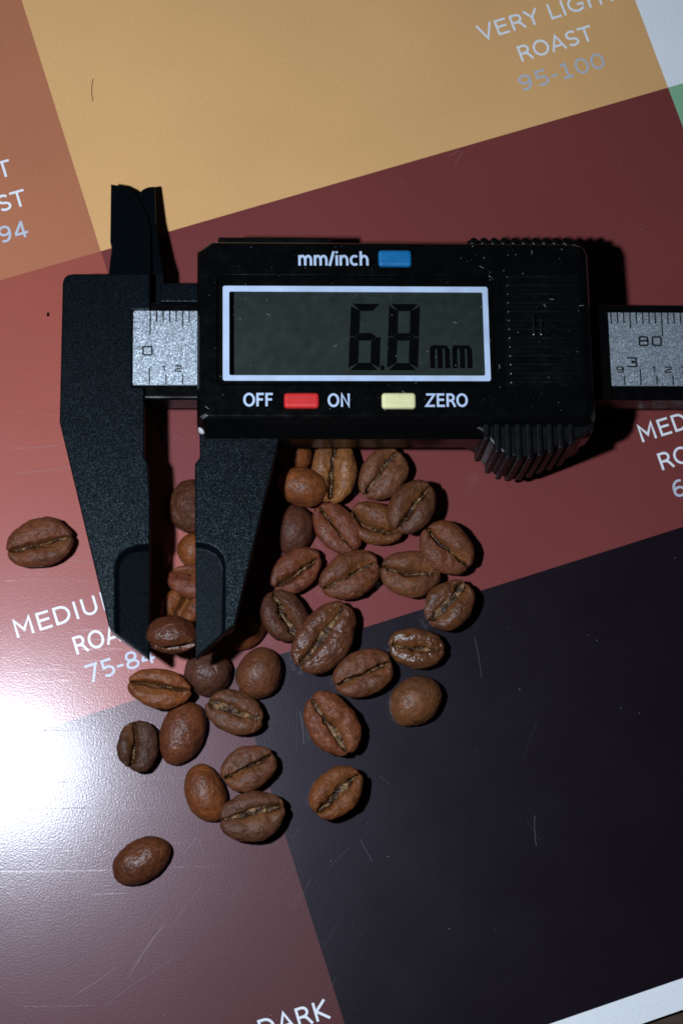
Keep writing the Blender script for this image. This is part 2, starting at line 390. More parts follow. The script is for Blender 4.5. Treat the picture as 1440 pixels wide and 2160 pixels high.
# scratches and crumbs on the card
bm = bmesh.new()
def scratch(p0, p1, w, jit=0.3, n=6):
    a = np.array(at(*p0)); b_ = np.array(at(*p1)); d = b_ - a; nrm = np.array([-d[1], d[0]]) / max(np.linalg.norm(d), 1e-6)
    bend = rng.uniform(-1, 1) * 0.03 * np.linalg.norm(d); pts = []
    for i in range(n + 1):
        t_ = i / n; q = a + d * t_ + nrm * (bend * 4 * t_ * (1 - t_) + rng.uniform(-1, 1) * jit * 0.1)
        pts.append((float(q[0]), float(q[1])))
    stroke(bm, pts, w, 0.035)
for s_ in (((270, 2065), (345, 1950)), ((276, 2050), (340, 1958)), ((290, 2030), (350, 1948)), ((160, 2098), (245, 2040)), ((362, 1958), (425, 1870)), ((95, 1845), (180, 1785)),
           ((430, 1808), (420, 1770)), ((388, 1800), (415, 1765)), ((632, 1500), (640, 1570)), ((1127, 1720), (1130, 1785)), ((760, 1770), (785, 1818)), ((800, 1637), (822, 1655)), ((225, 2120), (380, 2015)),
           ((20, 945), (120, 940)), ((30, 1000), (150, 985)), ((110, 1180), (195, 1188)), ((1000, 1345), (1015, 1430)), ((955, 360), (975, 320)), ((30, 870), (150, 880)), ((945, 330), (968, 318))):
    scratch(*s_, rng.uniform(0.03, 0.07))
for i in range(34):
    x, y = (rng.uniform(0, 700), rng.uniform(1700, 2150)) if i < 22 else (rng.uniform(560, 1400), rng.uniform(1300, 2000)) if i < 27 else (rng.uniform(0, 330), rng.uniform(800, 1350))
    L, a = rng.uniform(15, 90), (rng.gauss(0.95, 0.12) if i < 22 else rng.uniform(1.2, 2.2) if i < 27 else rng.gauss(0.05, 0.1))
    scratch((x, y), (x + L * math.cos(a), y - L * math.sin(a)), rng.uniform(0.012, 0.026))
tag(from_bm('scratch_marks', bm, M['scratch'], card), kind='stuff')
bm = bmesh.new()
for i in range(50):
    x, y = at(rng.uniform(-20, 1460), rng.uniform(-20, 2180)); r_ = rng.uniform(0.03, 0.07)
    bmesh.ops.create_icosphere(bm, subdivisions=1, radius=r_, matrix=Matrix.Translation((x, y, 0.04)))
tag(from_bm('dust_specks', bm, M['dust'], card), kind='stuff')
bm = bmesh.new(); stroke(bm, [at(*p) for p in ((197, 166), (194.5, 180), (194, 195), (196, 214))], 0.10, 0.05)
tag(from_bm('hair', bm, M['lcd_ink']), 'tiny dark hair lying on the tan panel', 'hair')
bm = bmesh.new(); bmesh.ops.create_icosphere(bm, subdivisions=2, radius=0.25, matrix=Matrix.Translation((*at(102, 664), 0.18)) @ Matrix.Diagonal((0.8, 1.5, 0.8, 1)))
tag(from_bm('crumb', bm, M['lcd_ink']), 'tiny dark crumb on the red panel left of the fixed jaw', 'crumb')

# ------------------------------------------------------------------ the caliper
ZF, ZJ, ZJ0 = 16.2, 12.7, 8.6             # housing face, jaw face, jaw underside
cal = empty('digital_caliper', tuple(CAL_O * U)); cal.rotation_euler = (TILT, 0, 0); tag(cal, 'black plastic digital caliper with a screen reading 6.8 mm', 'caliper')

def jaw(name, loop, rec, iA, iB, drop_edge, drop_wall):
    """flat jaw with a thinned knife-edge pocket. loop: outline in mm; rec: pocket rim from loop[iA] to loop[iB] (pocket side is loop[iA..iB])"""
    bm = bmesh.new(); n = len(loop)
    bot = [bm.verts.new((x, y, ZJ0)) for x, y in loop]
    idx_p = [(iA + k_) % n for k_ in range((iB - iA) % n + 1)]
    idx_m = [(iB + k_) % n for k_ in range((iA - iB) % n + 1)]
    top = {i: bm.verts.new((*loop[i], ZJ)) for i in idx_m}
    inner = [bm.verts.new((x, y, ZJ)) for x, y in rec]
    bm.faces.new([top[i] for i in idx_m] + inner)
    # pocket floor, slightly inside the rim
    cx = sum(loop[i][0] for i in idx_p) / len(idx_p); cy = sum(loop[i][1] for i in idx_p) / len(idx_p)
    low_rim = []
    full_rim = [top[iA]] + inner + [top[iB]]
    for q, v in enumerate(full_rim):
        x, y = v.co.x, v.co.y; f = 0.13
        low_rim.append(bm.verts.new((x + (cx - x) * f, y + (cy - y) * f * 0.6, ZJ - drop_wall)))
    low_rim[0].co.x = loop[iA][0]; low_rim[-1].co.x = loop[iB][0] + (loop[(iB - 1) % n][0] - loop[iB][0]) * .13; low_rim[-1].co.y = loop[iB][1] + (loop[(iB - 1) % n][1] - loop[iB][1]) * .13
    xe = loop[iA][0]; xw = full_rim[-1].co.x
    def fz(x): return ZJ - drop_wall - (drop_edge - drop_wall) * max(0.0, min(1.0, (x - xw) / (xe - xw)))
    for v in low_rim: v.co.z = fz(v.co.x)
    mid = [bm.verts.new((*loop[i], fz(loop[i][0]))) for i in idx_p[1:-1]]
    for a in range(len(full_rim) - 1):
        bm.faces.new((full_rim[a], full_rim[a + 1], low_rim[a + 1], low_rim[a]))
    pf = bm.faces.new(low_rim + list(reversed(mid))); pf.material_index = 1; bmesh.ops.triangulate(bm, faces=[pf])
    bm.faces.new(list(reversed(bot)))
    for q in range(len(idx_m) - 1):
        i, j = idx_m[q], idx_m[q + 1]; bm.faces.new((bot[i], bot[j], top[j], top[i]))
    edge = [low_rim[0]] + mid + [low_rim[-1]]
    for q in range(len(idx_p) - 1):
        bm.faces.new((bot[idx_p[q]], bot[idx_p[q + 1]], edge[q + 1], edge[q]))
    bm.faces.new((bot[iA], low_rim[0], top[iA])); bm.faces.new((bot[iB], top[iB], low_rim[-1]))
    o = from_bm(name, bm, M['grain_black'], cal); o.data.materials.append(M['fine_black'])
    return bevel(o, 0.22, 2, 28)

# fixed jaw outline, counter-clockwise seen from above, from photo corners
A = lambda pts, z=ZJ: poly(pts, z)
lf = [(316, 1146), (317, 1060), (312, 976), (304.5, 964), (304.5, 817), (279, 816), (279, 653), (317, 653), (317, 577),
      (156, 577), (144, 579), (136, 585), (132.5, 596), (126, 890), (229, 1318), (234, 1328), (242, 1334), (314, 1385)]
# orient: list runs up the inner edge, round the top, down the outside to the tip
loop = A(lf); rec_px = [(243, 1200), (246, 1182), (254, 1167), (268, 1156), (288, 1149)]
# pocket: from outline point 16 (chamfer) over tip to point 0
def jaw2(name, px, iB, rec_px, dw, de):
    """iB: index on the outline where the pocket rim ends; pocket runs iB..end then point 0"""
    lp = A(px); rec = [atc(*p, ZJ) for p in rec_px]
    return jaw(name, lp, rec, 0, iB, de, dw)
# re-order so the pocket side is loop[0 .. iB]: start at the rim point on the inner edge and go down to the tip
fx = [lf[0], lf[17], lf[16]] + [lf[i] for i in range(15, 0, -1)]
jaw2('fixed_jaw', fx, 2, rec_px[::-1], 0.5, 1.9)
ls = [(412, 1142), (412.5, 1386), (476, 1330), (486, 1326), (495, 1319), (588, 930), (590, 905), (590, 860), (425, 860), (421, 905), (421.5, 965), (411, 978)]
rec_r = [(440, 1147), (459, 1157), (470, 1170), (476, 1188)]
jaw2('sliding_jaw', ls, 2, rec_r, 1.0, 0.9)

# inside-measuring jaws at the top
def taper_blade(pts, zb, zt_, th):
    """blade thinning towards its tip: top height runs from zb at its root (y pixel 577) to zt_ at the tip (390)"""
    bm = bmesh.new(); top, bot = [], []
    for px, py in pts:
        z = zb + (zt_ - zb) * max(0.0, min(1.0, (577 - py) / 187.0)); x, y = atc(px, py, z)
        top.append(bm.verts.new((x, y, z))); bot.append(bm.verts.new((x, y, z - th)))
    bm.faces.new(top); bm.faces.new(list(reversed(bot))); n = len(top)
    for i in range(n):
        j = (i + 1) % n; bm.faces.new((bot[i], bot[j], top[j], top[i]))
    bmesh.ops.triangulate(bm, faces=[f_ for f_ in bm.faces if len(f_.verts) > 4])
    return from_bm('inside_jaw', bm, M['grain_black'], cal)
taper_blade([(317, 577), (317, 487), (311, 458), (299, 431), (290, 416), (275, 402), (259, 393), (244, 390.5), (234.5, 389), (233, 510), (237, 520), (233, 548), (230, 577)][::-1], ZJ - 1.6, ZJ - 7.0, 2.6)
taper_blade([(286, 416), (293, 408), (302, 400), (311, 395.5), (322, 394), (327, 394.5), (329, 470), (338, 545), (344, 577), (344, 640), (300, 640), (300, 577), (304, 470)][::-1], ZJ - 3.2, ZJ - 7.6, 2.0)
bm = bmesh.new(); x0, y0, x1, y1 = rect(338, 596, 440, 637, 11.0); box(bm, x0, y0, x1, y1, 6.0, 11.0)
bevel(from_bm('slider_ledge', bm, M['grain_black'], cal), 0.25)

# beam with its silver scale plate
ZB = 12.0
bx0 = atc(284, 740, ZB)[0]; byt = atc(340, 638, ZB)[1]; byb = atc(340, 842, ZB)[1]
bx1 = 135.0
bm = bmesh.new(); box(bm, bx0, byb, bx1, byt, 7.0, ZB)
bevel(from_bm('beam', bm, M['gloss_black'], cal), 0.45, 3)
ZP = ZB + 0.12
px0 = atc(280.5, 735, ZP)[0]; pyt = atc(342, 655.3, ZP)[1]; pyb = atc(342, 812.4, ZP)[1]
bm = bmesh.new(); prism(bm, rrect(px0, pyb, bx1 - 8, pyt, 0.25, 3), ZB - 0.4, ZP)
plate = bevel(from_bm('scale_plate', bm, M['silver'], cal), 0.06, 1)
ZT = ZP + 0.025
X0 = atc(317.3, 668, ZT)[0]                 # the zero of the scale
_tk = {}
def tick(x, y0_, ln):
    if ln not in _tk:
        me = bpy.data.meshes.new('tick_mark'); me.from_pydata([(-.1 * U, 0, 0), (.1 * U, 0, 0), (.1 * U, ln * U, 0), (-.1 * U, ln * U, 0)], [], [(0, 1, 2, 3)]); me.materials.append(M['ink_black']); _tk[ln] = me
    o = bpy.data.objects.new('tick_mark', _tk[ln]); COL.objects.link(o); o.parent = plate; o.location = (x * U, y0_ * U, ZT * U)
for i in list(range(0, 7)) + list(range(71, 86)):
    ln = 3.95 if i % 10 == 0 else 2.62 if i % 5 == 0 else 1.87
    tick(X0 + i, pyt - 0.02 - ln, ln)
for i in list(range(0, 3)) + list(range(28, 34)):
    ln = 2.65 if i % 10 == 0 else 1.58
    tick(X0 + i * 2.54 - 0.05, pyb + 0.12, ln)
# squared engraved numerals as stroked outlines in a 1 x 1 cell
def rr(x0, y0, x1, y1, r=0.16): return rrect(x0, y0, x1, y1, r, 3)
def lp(l): return l + [l[0]]
GL = {'0': (rr(0, 0, 1, 1), True), '1': ([(0.25, 0.72), (0.58, 1.0), (0.58, 0.0)], False),
      '2': ([(0.02, 0.80), (0.06, 0.94), (0.2, 1), (0.8, 1), (0.95, 0.93), (1, 0.8), (0.97, 0.66), (0.8, 0.55), (0.2, 0.42), (0.04, 0.3), (0, 0.0), (1, 0.0)], False),
      '3': ([(0.0, 0.94), (0.08, 1), (0.82, 1), (0.96, 0.93), (1, 0.78), (0.96, 0.62), (0.82, 0.54), (0.42, 0.54), (0.82, 0.53), (0.96, 0.45), (1.02, 0.26), (0.97, 0.08), (0.84, 0), (0.08, 0), (0.0, 0.08)], False),
      '8': (lp(rr(0, 0, 1, 0.54)) + lp(rr(0.03, 0.54, 0.97, 1)), False),
      '9': (lp(rr(0, 0.42, 1, 1)) + [(1, 0.2), (0.96, 0.07), (0.8, 0), (0.05, 0)], False)}
def numeral(s, x, y, w, h, gap, sw):
    for q, ch in enumerate(s):
        bm = bmesh.new(); ox = x + q * (w + gap); pts, cl = GL[ch]
        stroke(bm, [(ox + a * w, y + b_ * h) for a, b_ in pts], sw, ZT, cl)
        from_bm('numeral', bm, M['ink_black'], plate)
yc = (pyt + pyb) / 2
y_big = atc(342, 748.5, ZT)[1]
for i in range(0, 15):
    s_ = str(i * 10); xr = X0 + i * 10 + (0.33 if i == 0 else -0.25 if i else 0)
    n_ = len(s_); w_ = 1.35; x_ = X0 - 1.05 if i == 0 else X0 + i * 10 - 0.3 - n_ * w_ - (n_ - 1) * 0.75
    if i == 0: numeral('0', x_, y_big, 1.35, 1.35, 0.3, 0.26)
    elif i == 8: numeral(s_, x_, atc(1360, 728.5, ZT)[1], w_, 1.40, 0.75, 0.28)
y_sm = pyb + 2.24
for i in range(1, 60):
    x = X0 + i * 2.54
    if x > bx1 - 10: break
    if 2 < i < 29 or i > 33: continue                 # covered by the housing
    if i % 10 == 0: numeral(str(i // 10), x - 2.0, pyb + 3.15, 1.45, 1.42, 0.3, 0.27)
    else: numeral(str(i % 10), x - (0.85 if i % 10 == 1 else 1.15), y_sm, 0.92, 0.86, 0.2, 0.20)

# housing: lofted shell with a window opening
hx0, hx1 = atc(416, 700, 15)[0], atc(1246, 700, 15)[0]
yA = atc(720, 509, ZF)[1]; yB = atc(720, 893, 15.2)[1]; yC = atc(620, 925, 13.0)[1]
fx0, fx1 = atc(434, 700, ZF)[0], atc(1229, 700, ZF)[0]; fy0, fy1 = atc(720, 877, ZF)[1], atc(720, 514, ZF)[1]
c_ = 1.9
def hloop(x0, y0, x1, y1, c, cl=.5): return [(x0 + cl, y0), (x1 - c * .9, y0), (x1 - c * .26, y0 + c * .26), (x1, y0 + c * .9), (x1, (y0 + y1) / 2), (x1, y1 - c * .9), (x1 - c * .26, y1 - c * .26), (x1 - c * .9, y1), (x0 + c, y1), (x0, y1 - c * .8), (x0, (y0 + y1) / 2), (x0, y0 + cl)]
levels = [(8.0, hx0 + 0.2, yC, hx1, yA + 0.3, c_, 1.5), (12.6, hx0, yC, hx1, yA + 0.2, c_, 1.5), (15.0, hx0, yB - 0.1, hx1, yA, c_, 0.9), (15.85, hx0 + 0.4, yB + 0.4, hx1 - 0.4, yA - 0.15, c_, 0.45), (ZF, fx0, fy0, fx1, fy1, c_ * 0.7, 0.3)]
wx0, wy0, wx1, wy1 = rect(458, 581, 1042, 812, ZF)
bm = bmesh.new(); prev = None
for z, *b4 in levels:
    cur = [bm.verts.new((x, y, z)) for x, y in hloop(*b4)]
    if prev:
        for i in range(len(cur)):
            j = (i + 1) % len(cur); bm.faces.new((prev[i], prev[j], cur[j], cur[i]))
    else: bm.faces.new(list(reversed(cur)))
    prev = cur
hole = rrect(wx0, wy0, wx1, wy1, 0.8, 4)
hv = [bm.verts.new((x, y, ZF)) for x, y in hole]
ring_cap(bm, prev, hv)
hl = [bm.verts.new((x, y, ZF - 2.2)) for x, y in hole]
for i in range(len(hv)):
    j = (i + 1) % len(hv); bm.faces.new((hv[i], hv[j], hl[j], hl[i]))
bm.faces.new(hl)
hous = bevel(from_bm('display_housing', bm, M['gloss_black'], cal), 0.18, 2, 18)
bm = bmesh.new(); x0, y0, x1, y1 = rect(460, 500, 700, 520, 14.5); box(bm, x0, y0, x1, y1, 9, 14.5)
bevel(from_bm('top_rail', bm, M['satin_black'], cal), 0.3)
bm = bmesh.new(); box(bm, hx1 - 2.0, byb + 0.1, atc(1285, 740, 12.3)[0], byt - 0.1, 6.8, 12.3)  # black cover added over the beam, stands in for the housing's cast shadow
bevel(from_bm('beam_shade_cap', bm, M['shade_black'], cal), 0.10)
# milky lens plug at the lower left corner of the housing
bm = bmesh.new(); bmesh.ops.create_uvsphere(bm, u_segments=12, v_segments=8, radius=0.75, matrix=Matrix.Translation((*atc(427, 905, 13.2), 13.2)) @ Matrix.Diagonal((0.9, 1.15, 0.8, 1)))
from_bm('corner_plug', bm, M['clearplug'], cal, True)

# screen
ZL = ZF - 1.5
bm = bmesh.new(); x0, y0, x1, y1 = rect(494, 612, 1030, 797, ZL); box(bm, x0, y0, x1, y1, ZL - 0.4, ZL)
lcd = from_bm('lcd_screen', bm, M['lcd'], cal)
def seven(ch, xl, xr, yb, yt, slant, tx, ty, gap):
    """seven-segment figure; polygons with mitred ends, upright box in mm"""
    segs = {'8': 'abcdefg', '6': 'acdefg'}[ch]; ym = (yb + yt) / 2; g = gap / 2
    P = {'a': [(xl + g + .25, yt), (xr - g - .25, yt), (xr - tx - g + .1, yt - ty), (xl + tx + g - .1, yt - ty)],
         'd': [(xl + g + .25, yb), (xl + tx + g - .1, yb + ty), (xr - tx - g + .1, yb + ty), (xr - g - .25, yb)],
         'f': [(xl, yt - g - .3), (xl + tx, yt - ty - g), (xl + tx, ym + ty * .5 + g), (xl + tx * .4, ym + g * 1.2), (xl, ym + g * 2)],
         'e': [(xl, yb + g + .3), (xl, ym - g * 2), (xl + tx * .4, ym - g * 1.2), (xl + tx, ym - ty * .5 - g), (xl + tx, yb + ty + g)],
         'b': [(xr, yt - g - .3), (xr, ym + g * 2), (xr - tx * .4, ym + g * 1.2), (xr - tx, ym + ty * .5 + g), (xr - tx, yt - ty - g)],
         'c': [(xr, yb + g + .3), (xr - tx, yb + ty + g), (xr - tx, ym - ty * .5 - g), (xr - tx * .4, ym - g * 1.2), (xr, ym - g * 2)],
         'g': [(xl + tx * .4 + g, ym), (xl + tx + g * .4, ym + ty * .52), (xr - tx - g * .4, ym + ty * .52), (xr - tx * .4 - g, ym), (xr - tx - g * .4, ym - ty * .52), (xl + tx + g * .4, ym - ty * .52)]}
    bm = bmesh.new()
    for s_ in segs:
        bm.faces.new([bm.verts.new((x + (y - yb) * slant, y, ZL + 0.03)) for x, y in P[s_]])
    return from_bm('display_digit', bm, M['lcd_ink'], lcd)
yb_, yt_ = atc(800, 781, ZL)[1], atc(800, 641, ZL)[1]
seven('6', atc(734.5, 781, ZL)[0], atc(800, 781, ZL)[0], yb_, yt_, 0.055, 1.46, 1.18, 0.08)
seven('8', atc(815.5, 781, ZL)[0], atc(881, 781, ZL)[0], yb_, yt_, 0.055, 1.46, 1.18, 0.08)
bm = bmesh.new(); x0, y0, x1, y1 = rect(802, 771, 810.5, 781, ZL); prism(bm, rrect(x0, y0, x1, y1, .15, 2), ZL + .005, ZL + .03); from_bm('decimal_point', bm, M['lcd_ink'], lcd)
for q in range(2):
    bm = bmesh.new(); xa = atc(906.5 + 47 * q, 760, ZL)[0]; y0, y1 = atc(940, 777, ZL)[1], atc(940, 728, ZL)[1]; w_ = 3.0
    bm.faces.new([bm.verts.new((x, y, ZL + .03)) for x, y in ((xa, y1 - .62), (xa + w_ - .05, y1 - .62), (xa + w_ - .3, y1 - .05), (xa + .25, y1))])
    for t_ in (0, 1.15, 2.3):
        bm.faces.new([bm.verts.new((x, y, ZL + .03)) for x, y in ((xa + t_, y0), (xa + t_ + .8, y0), (xa + t_ + .8, y1 - .60), (xa + t_, y1 - .60))])
    from_bm('display_letter', bm, M['lcd_ink'], lcd)
# window pane with a printed pale border
ZW = ZF - 0.18
bm = bmesh.new(); prism(bm, rrect(wx0 + .12, wy0 + .12, wx1 - .12, wy1 - .12, .7, 4), ZW - 0.5, ZW)
pane = from_bm('display_window', bm, M['glass'], cal)
def frame_ring(name, o4, i4, ro, ri, z, mat, parent, th=0.012):
    bm = bmesh.new(); a = rrect(*o4, ro, 4); b_ = rrect(*i4, ri, 4)
    va = [bm.verts.new((x, y, z)) for x, y in a]; vb = [bm.verts.new((x, y, z)) for x, y in b_]
    for i in range(len(a)):
        j = (i + 1) % len(a); bm.faces.new((va[i], va[j], vb[j], vb[i]))
    return from_bm(name, bm, mat, parent)
oB, iB_ = rect(470, 604, 1031, 803.5, ZW), rect(483.5, 616, 1019.5, 792, ZW)
frame_ring('window_border', oB, iB_, 0.35, 0.28, ZW + 0.015, M['print'], pane)
frame_ring('window_mask', (wx0 + .14, wy0 + .14, wx1 - .14, wy1 - .14), (oB[0] + .02, oB[1] + .02, oB[2] - .02, oB[3] - .02), .68, .3, ZW + 0.008, M['gloss_black'], pane)
# buttons
for (x0, y0, x1, y1), mt, lab in (((798, 527, 868, 561), 'blue', 'blue rubber button'), ((599, 828, 673, 860), 'redb', 'red rubber button'), ((805, 828, 877, 861), 'cream', 'cream rubber button')):
    q = rect(x0, y0, x1, y1, ZF + .6)
    bm = bmesh.new(); a = rrect(*q, .5, 4); e = [(x + (x - (q[0] + q[2]) / 2) * 0.0, y) for x, y in a]
    prism(bm, e, ZF - .5, ZF + .75)
    tag(bevel(from_bm('button', bm, M[mt], cal), 0.48, 4), lab)
    bm = bmesh.new(); m_ = .22
    oa = rrect(q[0] - m_, q[1] - m_, q[2] + m_, q[3] + m_, .6, 4); a2 = [bm.verts.new((x, y, ZF + .02)) for x, y in oa]; b2 = [bm.verts.new((x, y, ZF + .02)) for x, y in a]
    for i in range(len(oa)):
        j = (i + 1) % len(oa); bm.faces.new((a2[i], a2[j], b2[j], b2[i]))
    from_bm('button_recess', bm, M['lcd_ink'], hous)
ZX = ZF + .03
letter('mm/inch', 'print', hous, start=(629.5, 560), end=(777, 560), cap=2.3, z=ZX, f=atc, name='button_lettering', pen=0.165)
letter('OFF', 'print', hous, start=(513.5, 857), end=(577.5, 857), cap=2.1, z=ZX, f=atc, name='button_lettering', pen=0.165)
letter('ON', 'print', hous, start=(691.5, 858), end=(737.5, 858), cap=2.1, z=ZX, f=atc, name='button_lettering', pen=0.165)
letter('ZERO', 'print', hous, start=(897, 858), end=(986, 858), cap=2.1, z=ZX, f=atc, name='button_lettering', pen=0.165)
# battery cover with ribs and an embossed arrow
q = rect(1062, 577, 1236, 815, ZF); xr_ = fx1 - .3
bm = bmesh.new(); prism(bm, rrect(q[0], q[1], xr_, q[3], .3, 3), ZF - .3, ZF + .10)
bat = bevel(from_bm('battery_cover', bm, M['satin_black'], cal), 0.08, 1)
rib_me = None
nr = 13; pitch = (q[3] - q[1] - 1.2) / (nr - 1)
for i in range(nr):
    yy = q[1] + .6 + pitch * i
    if rib_me is None:
        bm = bmesh.new(); box(bm, q[0] + .6, -.30, xr_ - .5, .30, 0, .42)
        o = bevel(from_bm('rib', bm, M['rib_black'], bat), 0.20, 3); rib_me = o
    else:
        o = rib_me.copy(); COL.objects.link(o); o.parent = bat
    o.location = (0, yy * U, (ZF + .08) * U)
bm = bmesh.new()
for px in (1124, 1140):
    x0, y0, x1, y1 = rect(px - 3, 668, px + 3, 710, ZF); box(bm, x0, y0, x1, y1, ZF + .1, ZF + .68)
a3 = [atc(1150, 676, ZF), atc(1150, 708, ZF), atc(1172, 691, ZF)]
stroke(bm, a3, .38, ZF + .66, True)
prism(bm, a3, ZF + .1, ZF + .55)
bevel(from_bm('arrow_emblem', bm, M['rib_black'], bat), 0.16, 2)
# lower thumb grip, reaching down to the card
ZG = 14.6
arc = [(992, 880), (995, 898), (1020, 912), (1040, 938), (1060, 955), (1085, 963), (1110, 962), (1140, 954), (1200, 931), (1240, 915), (1254, 896), (1250, 870)]
gl_ = poly(arc, ZG)
bm = bmesh.new(); prism(bm, gl_, 2.6, ZG)
grip = bevel(from_bm('thumb_grip', bm, M['ridge_black'], cal), 0.4)
def arc_y(x):
    for (xa, ya), (xb, yb2) in zip(gl_[1:-1], gl_[2:-1]):
        if xa <= x <= xb: return ya + (yb2 - ya) * (x - xa) / (xb - xa)
    return gl_[5][1]
ytop = atc(1100, 892, ZG)[1]
for i in range(9):
    xx = atc(1026 + 22.2 * i, 930, ZG)[0]; ya = arc_y(xx)
    bm = bmesh.new()
    box(bm, -.46, ya - .75, .46, ytop, 2.5, ZG + .38)
    o = bevel(from_bm('grip_ridge', bm, M['ridge_black'], grip), 0.26, 3); o.location = (xx * U, 0, 0)
# upper grip bumps
bm = bmesh.new(); x0, y0, x1, y1 = rect(985, 506, 1222, 524, 14.2); box(bm, x0, y0, x1, y1, 7.5, 14.2)
ug = bevel(from_bm('upper_grip', bm, M['satin_black'], cal), 0.3)
first = None
for i in range(10):
    if first is None:
        bm = bmesh.new(); bmesh.ops.create_cone(bm, cap_ends=True, segments=14, radius1=.72, radius2=.68, depth=7)
        first = bevel(from_bm('grip_ridge', bm, M['satin_black'], ug, True), 0.2); o = first
    else:
        o = first.copy(); COL.objects.link(o); o.parent = ug
    x, y = atc(999 + 21.6 * i, 505.5, 14.6); o.location = (x * U, (y - .25) * U, 11.1 * U)
# dust on the caliper
bm = bmesh.new()
for i in range(220):
    px, py = rng.uniform(436, 1222), rng.uniform(514, 870)
    inwin = 458 < px < 1042 and 581 < py < 812
    z = ZW + .03 if inwin else ZF + .03
    if not inwin and px > 1060: z = ZF + .2
    x, y = atc(px, py, z); r_ = rng.choice((0.02, 0.025, 0.03, 0.05)) * rng.uniform(.7, 1.3)
    if rng.random() < .06:
        a = rng.uniform(0, 6.3); pts = [(x, y)]
        for s_ in range(4):
            a += rng.uniform(-.7, .7); pts.append((pts[-1][0] + .18 * math.cos(a), pts[-1][1] + .18 * math.sin(a)))
        stroke(bm, pts, .03, z + .02)
    else:
        bmesh.ops.create_icosphere(bm, subdivisions=1, radius=r_, matrix=Matrix.Translation((x, y, z)))
tag(from_bm('dust_specks', bm, M['dust'], cal), kind='stuff')

# ------------------------------------------------------------------ coffee beans
bm = bmesh.new(); bmesh.ops.create_icosphere(bm, subdivisions=6, radius=1.0)
ICO = np.array([v.co[:] for v in bm.verts]); ICOF = [[v.index for v in f.verts] for f in bm.faces]; bm.free()
_lat = np.random.default_rng(3).random((32, 32, 32))
def vnoise(p):
    """vectorised value noise in -1..1"""
    i = np.floor(p).astype(int); f = p - i; f = f * f * (3 - 2 * f); out = 0
    for dx in (0, 1):
        for dy in (0, 1):
            for dz in (0, 1):
                w_ = (f[:, 0] if dx else 1 - f[:, 0]) * (f[:, 1] if dy else 1 - f[:, 1]) * (f[:, 2] if dz else 1 - f[:, 2])
                out = out + w_ * _lat[(i[:, 0] + dx) % 32, (i[:, 1] + dy) % 32, (i[:, 2] + dz) % 32]
    return out * 2 - 1
def sstep(a, b_, x):
    t_ = np.clip((x - a) / (b_ - a), 0, 1); return t_ * t_ * (3 - 2 * t_)

